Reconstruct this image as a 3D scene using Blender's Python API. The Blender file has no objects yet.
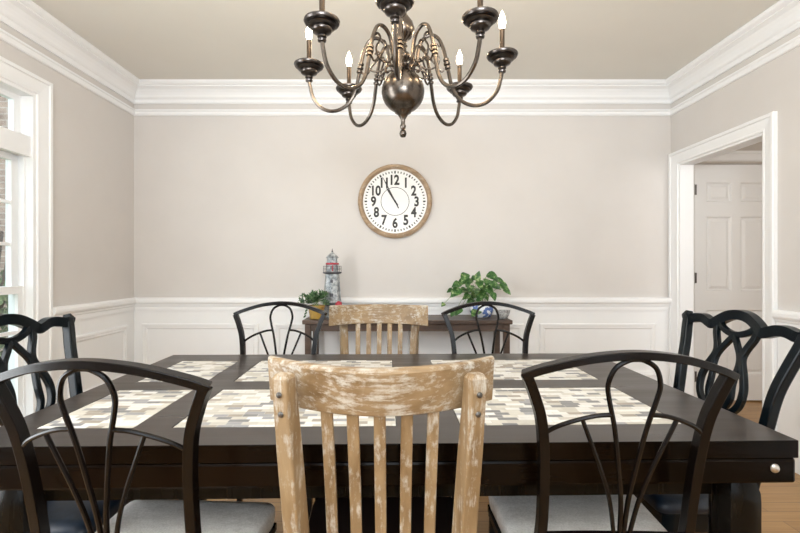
import bpy, bmesh, math, random
from mathutils import Vector, Matrix
R = math.radians
PI = math.pi
random.seed(7)
sc = bpy.context.scene
COL = sc.collection

# ------------------------------------------------------------------ camera, world, light, exposure
cam_d = bpy.data.cameras.new('camera'); cam = bpy.data.objects.new('camera', cam_d); COL.objects.link(cam)
cam.location = (0, 0, 1.18); cam.rotation_euler = (R(90), 0, 0)
cam_d.sensor_width = 36; cam_d.lens = 448 / 800 * 36; cam_d.shift_x = 0.005; cam_d.clip_start = 0.02
sc.camera = cam

w = bpy.data.worlds.new('sky'); sc.world = w; w.use_nodes = True
bg = w.node_tree.nodes['Background']; bg.inputs[0].default_value = (0.80, 0.90, 1.0, 1); bg.inputs[1].default_value = 1.5

def lamp(name, kind, loc, rot, energy, color, size=None, size_y=None):
    l = bpy.data.lights.new(name, kind); l.energy = energy; l.color = color
    if kind == 'AREA':
        l.shape = 'RECTANGLE'; l.size = size; l.size_y = size_y or size
    elif kind == 'SUN': l.angle = R(3)
    else: l.shadow_soft_size = size or 0.02
    o = bpy.data.objects.new(name, l); COL.objects.link(o); o.location = loc; o.rotation_euler = rot
    return o
lamp('sun', 'SUN', (-4, 0, 6), (R(38), R(-12), R(20)), 1.6, (1, .93, .82))
# lamps behind and beside the camera, out of view
lamp('rear_fill', 'AREA', (0.0, -1.78, 1.75), (R(100), 0, 0), 13, (.90, .95, 1.0), 1.6, 1.0)  # added fill lamp inside the room, before an assumed, unseen rear window
lamp('bounced_flash', 'AREA', (0.1, -.75, 1.75), (R(162), 0, 0), 75, (.90, .955, 1.0), .8, .8)
lamp('side_fill', 'AREA', (-2.10, 0.55, 1.30), (R(90), 0, R(-90)), 30, (.93, .97, 1.0), 1.0, 1.8)  # added fill lamp inside the wall, at an assumed, unseen side window
lamp('hall_fill', 'AREA', (3.55, 0.9, 1.9), (R(80), 0, R(8)), 17, (1.0, .98, .96), 1.0, 1.2)  # fill lamp added to brighten the hall, no real source there
sc.view_settings.view_transform = 'Standard'; sc.view_settings.look = 'None'
sc.view_settings.gamma = 1; sc.view_settings.use_curve_mapping = False
sc.view_settings.exposure = 0.87

# ------------------------------------------------------------------ node helpers
def new_mat(name):
    m = bpy.data.materials.new(name); m.use_nodes = True
    nt = m.node_tree; return m, nt, nt.nodes['Principled BSDF']
def N(nt, t, **k):
    n = nt.nodes.new(t)
    for a, b in k.items(): setattr(n, a, b)
    return n
def coords(nt, scale=(1, 1, 1), rot=(0, 0, 0), kind='Object'):
    tc = N(nt, 'ShaderNodeTexCoord'); mp = N(nt, 'ShaderNodeMapping')
    mp.inputs['Scale'].default_value = scale; mp.inputs['Rotation'].default_value = rot
    nt.links.new(tc.outputs[kind], mp.inputs['Vector']); return mp.outputs[0]
def noise(nt, vec, scale, detail=4, rough=.55):
    n = N(nt, 'ShaderNodeTexNoise'); n.inputs['Scale'].default_value = scale
    n.inputs['Detail'].default_value = detail; n.inputs['Roughness'].default_value = rough
    nt.links.new(vec, n.inputs['Vector']); return n.outputs['Fac']
def ramp(nt, fac, stops, interp='LINEAR'):
    r = N(nt, 'ShaderNodeValToRGB'); r.color_ramp.interpolation = interp
    e = r.color_ramp.elements
    while len(e) < len(stops): e.new(0.5)
    for i, (p, c) in enumerate(stops): e[i].position = p; e[i].color = (*c, 1) if len(c) == 3 else c
    nt.links.new(fac, r.inputs[0]); return r.outputs[0]
def mix(nt, fac, a, b, mode='MIX'):
    n = N(nt, 'ShaderNodeMix', data_type='RGBA', blend_type=mode)
    for s, v in ((0, fac), (6, a), (7, b)):
        if hasattr(v, 'links') or hasattr(v, 'is_linked'): nt.links.new(v, n.inputs[s])
        else: n.inputs[s].default_value = v if s == 0 else (*v, 1)
    return n.outputs[2]
def bump(nt, b, h, strength=.3, dist=.01):
    n = N(nt, 'ShaderNodeBump'); n.inputs['Strength'].default_value = strength; n.inputs['Distance'].default_value = dist
    nt.links.new(h, n.inputs['Height']); nt.links.new(n.outputs[0], b.inputs['Normal'])
def plain(name, c, rough=.5, metal=0, nz=0, nscale=30, bmp=0):
    m, nt, b = new_mat(name)
    b.inputs['Roughness'].default_value = rough; b.inputs['Metallic'].default_value = metal
    f = noise(nt, coords(nt), nscale)
    k = nz
    col = ramp(nt, f, [(.3, [v * (1 - k) for v in c]), (.7, [min(1, v * (1 + k)) for v in c])])
    nt.links.new(col, b.inputs['Base Color'])
    if bmp: bump(nt, b, f, bmp, .004)
    return m

M = {}
M['wall'] = plain('greige_wall_paint', (.655, .620, .590), .75, 0, .02, 3, .02)
M['ceil'] = plain('ceiling_paint', (.76, .735, .675), .85, 0, .015, 2)
M['white'] = plain('white_trim_paint', (.86, .86, .86), .38, 0, .01, 4)
M['doorwhite'] = plain('white_door_paint', (.78, .76, .73), .4, 0, .01, 4)
M['hallwall'] = plain('hall_wall_paint', (.50, .44, .38), .8, 0, .02, 3)
M['iron'] = plain('dark_bronze_iron', (.0035, .0022, .0018), .26, .0, .35, 60)
M['iron'].node_tree.nodes['Principled BSDF'].inputs['Specular IOR Level'].default_value = .20
M['black'] = plain('navy_black_paint', (.0022, .0045, .0065), .24, 0, .25, 20)
M['black'].node_tree.nodes['Principled BSDF'].inputs['Specular IOR Level'].default_value = .20
M['navyseat'] = plain('navy_black_seat', (.005, .012, .024), .42, 0, .4, 40)
M['hinge'] = plain('dark_hinge_metal', (.12, .11, .10), .35, .9, .1)
M['steel'] = plain('steel_bolt', (.55, .53, .5), .3, 1, .05)
M['bronze'] = plain('aged_bronze', (.11, .092, .078), .27, 1, .28, 45)
M['candle'] = plain('candle_sleeve_bronze', (.07, .05, .035), .4, .8, .1)
M['bulbcup'] = plain('dark_cup_bronze', (.085, .075, .07), .28, 1, .2, 40)

def emis(name, c, s):
    m, nt, b = new_mat(name); b.inputs['Base Color'].default_value = (*c, 1)
    b.inputs['Emission Color'].default_value = (*c, 1); b.inputs['Emission Strength'].default_value = s; return m
M['bulb'] = emis('lit_bulb', (1.0, .86, .66), 14)

def glass_mat(name):
    m = bpy.data.materials.new(name); m.use_nodes = True; nt = m.node_tree; nt.nodes.clear()
    o = N(nt, 'ShaderNodeOutputMaterial'); mx = N(nt, 'ShaderNodeMixShader'); t = N(nt, 'ShaderNodeBsdfTransparent')
    g = N(nt, 'ShaderNodeBsdfGlossy'); g.inputs['Roughness'].default_value = .02
    t.inputs[0].default_value = (.95, .97, .97, 1)
    mx.inputs[0].default_value = .06; nt.links.new(t.outputs[0], mx.inputs[1]); nt.links.new(g.outputs[0], mx.inputs[2])
    nt.links.new(mx.outputs[0], o.inputs[0]); return m
M['glass'] = glass_mat('window_glass')

def wood(name, dark, light, grain, rough=.4, paint=None, pamt=.55, scale=1.0, spec=.5, bmp=.15):
    """grain: axis along which the grain runs"""
    m, nt, b = new_mat(name)
    s = [26, 26, 26]; s[grain] = 1.6
    v = coords(nt, [x * scale for x in s])
    f = noise(nt, v, 1.0, 6, .62); f2 = noise(nt, coords(nt), 7 * scale, 3)
    c = ramp(nt, f, [(.32, dark), (.62, light)])
    c2 = mix(nt, .35, c, ramp(nt, f2, [(.35, dark), (.65, light)]))
    if paint:
        s2 = [110, 110, 110]; s2[grain] = 10
        f3 = noise(nt, coords(nt, s2), 1.0, 5, .7); f4 = noise(nt, coords(nt), 17, 5, .7)
        ad = N(nt, 'ShaderNodeMath', operation='MULTIPLY'); nt.links.new(f3, ad.inputs[0]); nt.links.new(f4, ad.inputs[1])
        k = ramp(nt, ad.outputs[0], [(pamt * .46, (0, 0, 0)), (pamt * .46 + .12, (.75, .75, .75))])
        c2 = mix(nt, k, c2, paint)
    nt.links.new(c2, b.inputs['Base Color'])
    rr = ramp(nt, f, [(.3, (rough * .8,) * 3), (.7, (min(1, rough * 1.25),) * 3)])
    nt.links.new(rr, b.inputs['Roughness']); b.inputs['Specular IOR Level'].default_value = spec
    bump(nt, b, f, bmp, .003); return m
M['oak_x'] = wood('limed_oak_across', (.14, .078, .030), (.315, .215, .115), 0, .5, (.52, .49, .43), .53)
M['oak_z'] = wood('limed_oak_upright', (.14, .076, .028), (.315, .215, .113), 2, .5, (.52, .49, .43), .56)
M['table_top'] = wood('espresso_table_top', (.012, .008, .0065), (.030, .022, .018), 0, .33, None, 0, .5, .85)
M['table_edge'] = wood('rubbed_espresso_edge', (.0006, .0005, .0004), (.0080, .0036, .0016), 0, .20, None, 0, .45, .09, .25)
M['table_leg'] = wood('espresso_leg', (.0012, .001, .0008), (.007, .005, .003), 2, .25, None, 0, .6, .12, .2)
M['console'] = wood('brown_console_wood', (.035, .021, .015), (.10, .062, .044), 0, .4, None, 0, .8)
M['darkseat'] = wood('dark_brown_seat', (.008, .004, .003), (.018, .008, .006), 1, .45)

def floor_mat():
    m, nt, b = new_mat('oak_strip_floor')
    v = coords(nt)
    br = N(nt, 'ShaderNodeTexBrick'); nt.links.new(v, br.inputs['Vector'])
    br.offset = .37; br.inputs['Color1'].default_value = (0, 0, 0, 1); br.inputs['Color2'].default_value = (1, 1, 1, 1)
    br.inputs['Mortar'].default_value = (.5, .5, .5, 1)
    br.inputs['Scale'].default_value = 1; br.inputs['Brick Width'].default_value = 1.1; br.inputs['Row Height'].default_value = .083
    br.inputs['Mortar Size'].default_value = .0015
    g = noise(nt, coords(nt, (2.2, 34, 1)), 1, 6, .6)
    base = ramp(nt, br.outputs['Color'], [(0, (.29, .150, .048)), (1, (.42, .24, .085))])
    c = mix(nt, .5, base, ramp(nt, g, [(.3, (.25, .125, .038)), (.7, (.48, .285, .115))]))
    c = mix(nt, br.outputs['Fac'], c, (.10, .045, .02))
    nt.links.new(c, b.inputs['Base Color']); b.inputs['Roughness'].default_value = .32
    return m
M['floor'] = floor_mat()

def mosaic():
    m, nt, b = new_mat('stone_strip_mosaic')
    v = coords(nt)
    br = N(nt, 'ShaderNodeTexBrick'); nt.links.new(v, br.inputs['Vector']); br.offset = .43; br.offset_frequency = 2
    br.squash = 1.35; br.squash_frequency = 3
    br.inputs['Color1'].default_value = (0, 0, 0, 1); br.inputs['Color2'].default_value = (1, 1, 1, 1); br.inputs['Mortar'].default_value = (.5, .5, .5, 1)
    br.inputs['Scale'].default_value = 1; br.inputs['Brick Width'].default_value = .042; br.inputs['Row Height'].default_value = .0215
    br.inputs['Mortar Size'].default_value = .0008; br.inputs['Mortar Smooth'].default_value = .2; br.inputs['Bias'].default_value = 0
    c = ramp(nt, br.outputs['Color'], [(0, (.52, .49, .43)), (.16, (.70, .68, .64)), (.32, (.33, .29, .24)), (.42, (.74, .73, .70)),
                                       (.60, (.20, .20, .205)), (.72, (.60, .57, .50)), (.84, (.30, .30, .31)), (.93, (.72, .70, .66))], 'CONSTANT')
    g = noise(nt, coords(nt, (30, 90, 1)), 1, 3)
    c = mix(nt, .35, c, ramp(nt, g, [(.3, (.5, .5, .5)), (.7, (.95, .95, .95))]), 'MULTIPLY')
    c = mix(nt, br.outputs['Fac'], c, (.48, .46, .42))
    nt.links.new(c, b.inputs['Base Color']); b.inputs['Roughness'].default_value = .42
    return m
M['mosaic'] = mosaic()

def fabric():
    m, nt, b = new_mat('grey_woven_fabric')
    f = noise(nt, coords(nt), 220, 2, .7); f2 = noise(nt, coords(nt, (8, 14, 8)), 1.4, 5, .7)
    c = mix(nt, .55, ramp(nt, f, [(.3, (.46, .43, .39)), (.7, (.88, .84, .80))]), ramp(nt, f2, [(.32, (.48, .44, .40)), (.68, (.88, .86, .83))]))
    nt.links.new(c, b.inputs['Base Color']); b.inputs['Roughness'].default_value = .9; bump(nt, b, f, .4, .002)
    return m
M['fabric'] = fabric()

def brickmat():
    m, nt, b = new_mat('exterior_brick')
    v = coords(nt, (1, 1, 1), (R(90), 0, 0))
    br = N(nt, 'ShaderNodeTexBrick'); nt.links.new(v, br.inputs['Vector'])
    br.inputs['Color1'].default_value = (.14, .075, .055, 1); br.inputs['Color2'].default_value = (.30, .20, .15, 1); br.inputs['Mortar'].default_value = (.36, .33, .29, 1)
    br.inputs['Scale'].default_value = 1; br.inputs['Brick Width'].default_value = .21; br.inputs['Row Height'].default_value = .072; br.inputs['Mortar Size'].default_value = .006
    c = mix(nt, .35, br.outputs['Color'], ramp(nt, noise(nt, coords(nt), 9, 5, .7), [(.35, (.12, .10, .09)), (.65, (.50, .42, .36))]))
    nt.links.new(c, b.inputs['Base Color']); b.inputs['Roughness'].default_value = .9
    return m
M['brick'] = brickmat()
M['grass'] = plain('lawn', (.10, .16, .05), .95, 0, .4, 12)
def leafmat(name, a, b_, var):
    m, nt, b = new_mat(name)
    f = noise(nt, coords(nt), 38, 3, .6)
    c = ramp(nt, f, [(.40, a), (.56, b_), (.68, var)])
    nt.links.new(c, b.inputs['Base Color']); b.inputs['Roughness'].default_value = .38
    return m
M['leaf'] = leafmat('pothos_leaf', (.018, .075, .015), (.06, .17, .035), (.36, .44, .20))
M['leaf2'] = leafmat('succulent_leaf', (.022, .075, .028), (.08, .17, .06), (.36, .42, .26))
M['shrubleaf'] = leafmat('shrub_leaf', (.04, .07, .025), (.11, .15, .06), (.24, .26, .14))
M['stem'] = plain('green_stem', (.16, .24, .07), .6)
M['mustard'] = plain('mustard_glaze', (.36, .22, .045), .4, 0, .15)
M['soil'] = plain('potting_soil', (.05, .03, .02), .95, 0, .4)
def porcelain():
    m, nt, b = new_mat('blue_white_porcelain')
    f = noise(nt, coords(nt), 26, 2, .5)
    nt.links.new(ramp(nt, f, [(.50, (.80, .82, .85)), (.56, (.10, .17, .42))]), b.inputs['Base Color']); b.inputs['Roughness'].default_value = .2
    return m
M['porcelain'] = porcelain()
M['bluegrey'] = plain('speckled_grey_pottery', (.36, .36, .36), .6, 0, .6, 70)
def galv():
    m, nt, b = new_mat('distressed_silver_metal')
    f = noise(nt, coords(nt), 34, 5, .7)
    nt.links.new(ramp(nt, f, [(.36, (.13, .14, .15)), (.5, (.34, .37, .39)), (.66, (.62, .65, .66))]), b.inputs['Base Color'])
    b.inputs['Roughness'].default_value = .4; b.inputs['Metallic'].default_value = .35; return m
M['silver'] = galv()
M['red'] = plain('barn_red_paint', (.42, .03, .05), .5)
M['darkgrey'] = plain('dark_grey_metal', (.08, .08, .09), .5, .4)
M['face'] = plain('clock_face_white', (.86, .86, .85), .5)
M['ink'] = plain('clock_black_ink', (.018, .017, .017), .5)
M['clockrim'] = wood('clock_rim_wood', (.24, .15, .08), (.52, .38, .25), 0, .55, (.62, .56, .48), .62)

# ------------------------------------------------------------------ mesh helpers
def tag(o, label=None, cat=None, group=None, kind=None):
    if label: o['label'] = label
    if cat: o['category'] = cat
    if group: o['group'] = group
    if kind: o['kind'] = kind
    return o
def thing(name, label, cat, loc=(0, 0, 0), rz=0, group=None):
    o = bpy.data.objects.new(name, None); COL.objects.link(o); o.empty_display_size = .1
    o.location = loc; o.rotation_euler = (0, 0, rz); return tag(o, label, cat, group)
def build(name, bm, mat, parent=None, smooth=False, bevel=0, seg=2, angle=35):
    bmesh.ops.recalc_face_normals(bm, faces=bm.faces)
    me = bpy.data.meshes.new(name); bm.to_mesh(me); bm.free()
    if smooth:
        me.polygons.foreach_set('use_smooth', [True] * len(me.polygons))
        try: me.set_sharp_from_angle(angle=R(angle))
        except Exception: pass
    me.materials.append(M[mat] if isinstance(mat, str) else mat)
    o = bpy.data.objects.new(name, me); COL.objects.link(o)
    if parent: o.parent = parent
    if bevel:
        b = o.modifiers.new('bevel', 'BEVEL'); b.width = bevel; b.segments = seg; b.limit_method = 'ANGLE'; b.angle_limit = R(40)
    return o
def struct(name, bm, mat, **k): return tag(build(name, bm, mat, **k), kind='structure')
def BM(): return bmesh.new()
def box(bm, a, b):
    """axis aligned box from corner a to corner b"""
    x0, y0, z0 = a; x1, y1, z1 = b
    v = [bm.verts.new(p) for p in ((x0, y0, z0), (x1, y0, z0), (x1, y1, z0), (x0, y1, z0), (x0, y0, z1), (x1, y0, z1), (x1, y1, z1), (x0, y1, z1))]
    for f in ((0, 3, 2, 1), (4, 5, 6, 7), (0, 1, 5, 4), (1, 2, 6, 5), (2, 3, 7, 6), (3, 0, 4, 7)): bm.faces.new([v[i] for i in f])
    return bm
def B(a, b): return box(BM(), a, b)
def spline(pts, n=8, closed=False):
    P = [Vector(p) for p in pts]; out = []
    L = len(P); segs = L if closed else L - 1
    for i in range(segs):
        if closed: p0, p1, p2, p3 = P[(i - 1) % L], P[i], P[(i + 1) % L], P[(i + 2) % L]
        else: p1, p2 = P[i], P[i + 1]; p0 = P[i - 1] if i else p1 * 2 - p2; p3 = P[i + 2] if i + 2 < L else p2 * 2 - p1
        for k in range(n):
            t = k / n
            out.append(.5 * ((2 * p1) + (-p0 + p2) * t + (2 * p0 - 5 * p1 + 4 * p2 - p3) * t * t + (-p0 + 3 * p1 - 3 * p2 + p3) * t ** 3))
    if not closed: out.append(P[-1])
    return out
def rect(a, b): return [(-a / 2, -b / 2), (a / 2, -b / 2), (a / 2, b / 2), (-a / 2, b / 2)]
def circ(r, n=8): return [(r * math.cos(2 * PI * i / n), r * math.sin(2 * PI * i / n)) for i in range(n)]
def sweep(bm, pts, sec, ref=(0, 1, 0), closed=False, scale=None):
    """sec coordinates: (across the path in its plane, along ref)"""
    ref = Vector(ref).normalized(); P = [Vector(p) for p in pts]; L = len(P); rings = []
    for i, p in enumerate(P):
        if closed: t = P[(i + 1) % L] - P[i - 1]
        else: t = P[min(i + 1, L - 1)] - P[max(i - 1, 0)]
        t.normalize(); s = t.cross(ref)
        if s.length < 1e-4: s = t.cross(Vector((.3, .5, .8)))
        s.normalize(); u = s.cross(t).normalized()
        if u.dot(ref) < 0: u = -u
        k = scale(i / (L - 1)) if scale else 1
        rings.append([bm.verts.new(p + s * a * k + u * b * k) for a, b in sec])
    m = len(sec)
    for i in range(L if closed else L - 1):
        A, Bq = rings[i], rings[(i + 1) % L]
        for j in range(m): bm.faces.new((A[j], A[(j + 1) % m], Bq[(j + 1) % m], Bq[j]))
    if not closed:
        bm.faces.new(rings[0]); bm.faces.new(rings[-1][::-1])
    return bm
def lathe(bm, prof, c=(0, 0, 0), n=24, cap=True, mat=None, fn=None):
    c = Vector(c); rings = []
    for r, z in prof:
        ring = []
        for i in range(n):
            a = 2 * PI * i / n; k = fn(a, z) if fn else 1
            p = Vector((r * k * math.cos(a), r * k * math.sin(a), z))
            if mat: p = mat @ p
            ring.append(bm.verts.new(c + p))
        rings.append(ring)
    for A, Bq in zip(rings, rings[1:]):
        for j in range(n): bm.faces.new((A[j], A[(j + 1) % n], Bq[(j + 1) % n], Bq[j]))
    if cap: bm.faces.new(rings[0][::-1]); bm.faces.new(rings[-1])
    return bm
def ball(bm, c, r, n=12, sz=1):
    return lathe(bm, [(max(r * math.sin(PI * i / 8), 1e-4), -r * sz * math.cos(PI * i / 8)) for i in range(9)], c, n, cap=False)
def moulding(name, path, prof, mat='white', closed=False, side=1):
    """profile (projection from wall, z) run along a path on the wall; side=1: room is to the right of travel"""
    bm = BM(); P = [Vector((x, y)) for x, y in path]; L = len(P); rings = []
    nrm = lambda a, b: Vector(((b - a).y, -(b - a).x)).normalized() * side
    for i, p in enumerate(P):
        ns = []
        if closed or i > 0: ns.append(nrm(P[i - 1], p))
        if closed or i < L - 1: ns.append(nrm(p, P[(i + 1) % L]))
        if len(ns) == 2: o = (ns[0] + ns[1]) / (1 + ns[0].dot(ns[1]))
        else: o = ns[0]
        rings.append([bm.verts.new((p.x + o.x * d, p.y + o.y * d, z)) for d, z in prof])
    m = len(prof)
    for i in range(L if closed else L - 1):
        A, Bq = rings[i], rings[(i + 1) % L]
        for j in range(m): bm.faces.new((A[j], A[(j + 1) % m], Bq[(j + 1) % m], Bq[j]))
    if not closed: bm.faces.new(rings[0]); bm.faces.new(rings[-1][::-1])
    return struct(name, bm, mat)
def frame_ring(bm, o, u, v, w, h, prof):
    """mitred picture-frame moulding: o lower-left corner, u,v in-plane unit vectors, profile (inset, height off wall)"""
    o, u, v = Vector(o), Vector(u), Vector(v); n = u.cross(v)
    rings = []
    for cx, cy, sx, sy in ((0, 0, 1, 1), (w, 0, -1, 1), (w, h, -1, -1), (0, h, 1, -1)):
        rings.append([bm.verts.new(o + u * (cx + sx * d) + v * (cy + sy * d) + n * t) for d, t in prof])
    m = len(prof)
    for i in range(4):
        A, Bq = rings[i], rings[(i + 1) % 4]
        for j in range(m): bm.faces.new((A[j], A[(j + 1) % m], Bq[(j + 1) % m], Bq[j]))
def copy_tree(o, parent=None):
    c = o.copy(); COL.objects.link(c)
    if parent: c.parent = parent
    for ch in [x for x in ORDER(o)]: copy_tree(ch, c)
    return c
def ORDER(o): return [x for x in bpy.data.objects if x.parent == o]
def place(o, loc, rz, label):
    o.location = loc; o.rotation_euler = (0, 0, rz); o['label'] = label; return o

# ------------------------------------------------------------------ room
XL, XR, YB, YF, H, T = -2.20, 2.308, 3.76, -1.95, 2.705, .11
HX, HY = 4.3, 3.90   # hall
struct('floor', B((XL - .15, YF - .15, -.06), (HX, HY + .15, 0)), 'floor')
struct('ceiling', B((XL - .15, YF - .15, H), (HX, HY + .15, H + .1)), 'ceil')
struct('wall_back', B((XL - .15, YB, 0), (XR, HY, H)), 'wall')
# left wall with two tall windows
W1 = (1.80, 2.735); W2 = (.08, 1.03); WZ = (.25, 2.232); TW = .15
bm = BM(); x0, x1 = XL - TW, XL
for a, b in ((YF - .15, W2[0]), (W2[1], W1[0]), (W1[1], YB)): box(bm, (x0, a, 0), (x1, b, H))
for a, b in (W2, W1): box(bm, (x0, a, 0), (x1, b, WZ[0])); box(bm, (x0, a, WZ[1]), (x1, b, H))
struct('wall_left', bm, 'wall')
DY = (2.81, 3.655); DZ = 2.02
bm = BM(); box(bm, (XR, YF - .15, 0), (XR + T, DY[0], H)); box(bm, (XR, DY[1], 0), (XR + T, HY, H)); box(bm, (XR, DY[0], DZ), (XR + T, DY[1], H))
struct('wall_right', bm, 'wall')
RW = (-1.5, 1.5)
bm = BM(); box(bm, (XL, YF - .15, 0), (RW[0], YF, H)); box(bm, (RW[1], YF - .15, 0), (XR, YF, H))
box(bm, (RW[0], YF - .15, 0), (RW[1], YF, .35)); box(bm, (RW[0], YF - .15, 2.3), (RW[1], YF, H))
struct('wall_rear', bm, 'wall')
# hall shell
HD = (2.60, 3.335, 2.075)
bm = BM(); box(bm, (XR, HY, 0), (HD[0], HY + .15, H)); box(bm, (HD[1], HY, 0), (HX, HY + .15, H)); box(bm, (HD[0], HY, HD[2]), (HD[1], HY + .15, H))
struct('wall_hall_back', bm, 'hallwall')
struct('wall_hall_side', B((HX, YF - .15, 0), (HX + .1, HY + .15, H)), 'hallwall')
struct('wall_hall_front', B((XR + T, YF - .15, 0), (HX, YF, H)), 'hallwall')
struct('wall_closet', B((HD[0] - .1, HY + .15, 0), (HD[1] + .1, HY + .2, H)), 'hallwall')

room = [(XL, YF), (XL, YB), (XR, YB), (XR, YF)]
crown = [(0, 2.543), (.012, 2.543), (.016, 2.552), (.016, 2.575), (.024, 2.582), (.030, 2.592), (.034, 2.606), (.044, 2.626), (.060, 2.646),
         (.078, 2.656), (.086, 2.660), (.086, 2.668), (.096, 2.673), (.106, 2.680), (.112, 2.690), (.112, H - .001), (0, H - .001)]
moulding('trim_1', room, crown, closed=True)
moulding('trim_2', room, [(0, 2.443), (.010, 2.443), (.016, 2.449), (.018, 2.462), (.018, 2.474), (.026, 2.480), (.026, 2.491), (0, 2.491)], closed=True)
rail = [(.006, .808), (.014, .808), (.016, .822), (.016, .846), (.022, .852), (.024, .866), (.036, .872), (.042, .884), (.042, .902), (.036, .915), (.030, .92), (0, .92), (0, .808)]
base = [(0, 0), (.022, 0), (.022, .105), (.018, .12), (.012, .13), (.008, .14), (0, .14)]
CW = .107
n = 3
segs = [[(XL, YF), (XL, W2[0] - CW)], [(XL, W2[1] + CW), (XL, W1[0] - CW)], [(XL, W1[1] + CW), (XL, YB), (XR, YB)], [(XR, DY[0] - CW), (XR, YF)]]
for s in segs:
    moulding('trim_%d' % n, s, rail); n += 1
for i, s in enumerate(segs): moulding('baseboard_' + ['left', 'left_middle', 'back', 'right'][i], s, base)
# painted wainscot field below the rail
bm = BM()
wt = .006
for a, b in ((YF, W2[0] - CW), (W2[1] + CW, W1[0] - CW), (W1[1] + CW, YB)): box(bm, (XL, a, 0), (XL + wt, b, .9))
for a, b in (W2, W1): box(bm, (XL, a, 0), (XL + wt, b, WZ[0] - .03))
box(bm, (XL + wt, YB - wt, 0), (XR, YB, .9)); box(bm, (XR - wt, YF, 0), (XR, DY[0] - CW, .9))
struct('trim_%d' % n, bm, 'white'); n += 1
pm = [(0, 0), (.004, .010), (.010, .013), (.020, .013), (.026, .009), (.036, .010), (.044, .005), (.050, .0)]
bm = BM(); m2x = 3.754 / 448
for i in range(4):
    a = 142 + i * 132.3
    frame_ring(bm, ((a - 396) * m2x, YB - wt, .26), (1, 0, 0), (0, 0, 1), 117 * m2x, .445, pm)
struct('trim_%d' % n, bm, 'white'); n += 1
bm = BM()
frame_ring(bm, (XL + wt, 2.99, .26), (0, 1, 0), (0, 0, 1), .66, .445, pm)
frame_ring(bm, (XL + wt, 1.20, .26), (0, 1, 0), (0, 0, 1), .46, .445, pm)
frame_ring(bm, (XL + wt, -1.85, .26), (0, 1, 0), (0, 0, 1), 1.75, .445, pm)
for r_ in bm.verts: pass
struct('trim_%d' % n, bm, 'white'); n += 1
bm = BM()
for a in (1.55, .43, -.69, -1.81): frame_ring(bm, (XR - wt, a + 1.0, .26), (0, -1, 0), (0, 0, 1), 1.0, .445, pm)
struct('trim_%d' % n, bm, 'white'); n += 1

# cased opening to the hall
def casing(bm, x, y0, y1, z1, w=CW, out=-1, z0=0, bottom=False):
    """stepped casing on a wall plane x, opening y0..y1, projecting in direction out"""
    prof = [(0, .004), (.004, .012), (.012, .014), (.020, .011), (w - .035, .018), (w - .026, .018), (w - .022, .028), (w - .004, .028), (w, .024), (w, 0), (0, 0)]
    if bottom: pts = [((y0, z0), (-1, -1)), ((y0, z1), (-1, 1)), ((y1, z1), (1, 1)), ((y1, z0), (1, -1))]
    else: pts = [((y0, z0), (-1, 0)), ((y0, z1), (-1, 1)), ((y1, z1), (1, 1)), ((y1, z0), (1, 0))]
    rings = [[bm.verts.new((x + out * t, py + sy * d, pz + sz * d)) for d, t in prof] for (py, pz), (sy, sz) in pts]
    m = len(prof)
    for i in range(3 if not bottom else 4):
        A, Bq = rings[i], rings[(i + 1) % 4]
        for j in range(m): bm.faces.new((A[j], A[(j + 1) % m], Bq[(j + 1) % m], Bq[j]))
    if not bottom: bm.faces.new(rings[0]); bm.faces.new(rings[-1])
bm = BM(); casing(bm, XR, DY[0], DY[1], DZ, .100, -1); struct('trim_%d' % n, bm, 'white'); n += 1
bm = BM(); jt = .014
box(bm, (XR, DY[0] - .001, 0), (XR + T, DY[0] + jt, DZ)); box(bm, (XR, DY[1] - jt, 0), (XR + T, DY[1] + .001, DZ)); box(bm, (XR, DY[0] + jt, DZ - jt), (XR + T, DY[1] - jt, DZ + .001))
struct('trim_%d' % n, bm, 'white'); n += 1
bm = BM(); casing(bm, XR + T, DY[0], DY[1], DZ, .09, 1); struct('trim_%d' % n, bm, 'white'); n += 1
# hall door, six raised panels
door = thing('door_1', None, None, (HD[0], HY, 0)); door['kind'] = 'structure'
dw, dh = HD[1] - HD[0], HD[2] - .004
st, cs = .108, .078; pw = (dw - 2 * st - cs) / 2
cols = [(st, st + pw), (st + pw + cs, dw - st)]
rows = [(.24, .80), (.965, 1.615), (1.745, 1.915)]
bm = BM()
xs = sorted({0, dw} | {c for q in cols for c in q}); zs = sorted({.012, dh} | {c for q in rows for c in q})
inside = lambda a, b, z0, z1: any(abs(a - c[0]) < 1e-6 for c in cols) and any(abs(z0 - r[0]) < 1e-6 for r in rows)
for a, b in zip(xs, xs[1:]):
    for z0, z1 in zip(zs, zs[1:]):
        if inside(a, b, z0, z1): continue
        box(bm, (a, .010, z0), (b, .045, z1))
for c in cols:
    for r in rows:
        # recessed bevel then raised field
        frame_ring(bm, (c[0], .010, r[0]), (1, 0, 0), (0, 0, 1), c[1] - c[0], r[1] - r[0], [(0, 0), (.012, -.012), (.022, -.012), (.045, -.003), (.045, -.02), (0, -.03)])
        box(bm, (c[0] + .044, .013, r[0] + .044), (c[1] - .044, .04, r[1] - .044))
        box(bm, (c[0] - .001, .026, r[0] - .001), (c[1] + .001, .04, r[1] + .001))
slab = build('door_slab', bm, 'doorwhite', door)
bm = BM(); lathe(bm, [(.024, 0), (.026, .006), (.010, .010), (.010, .035), (.024, .045), (.028, .058), (.020, .070), (.002, .073)], (dw - .06, .010, .96), 16, mat=Matrix.Rotation(R(90), 4, 'X'))
build('door_knob', bm, 'hinge', door, True)
for z in (.22, 1.08, 1.85):
    bm = BM(); lathe(bm, [(.007, -.048), (.007, .048)], (-.003, .004, z), 8); box(bm, (-.002, .0075, z - .045), (.024, .0098, z + .045))
    build('hinge', bm, 'hinge', door, True)
bm = BM()
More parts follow.
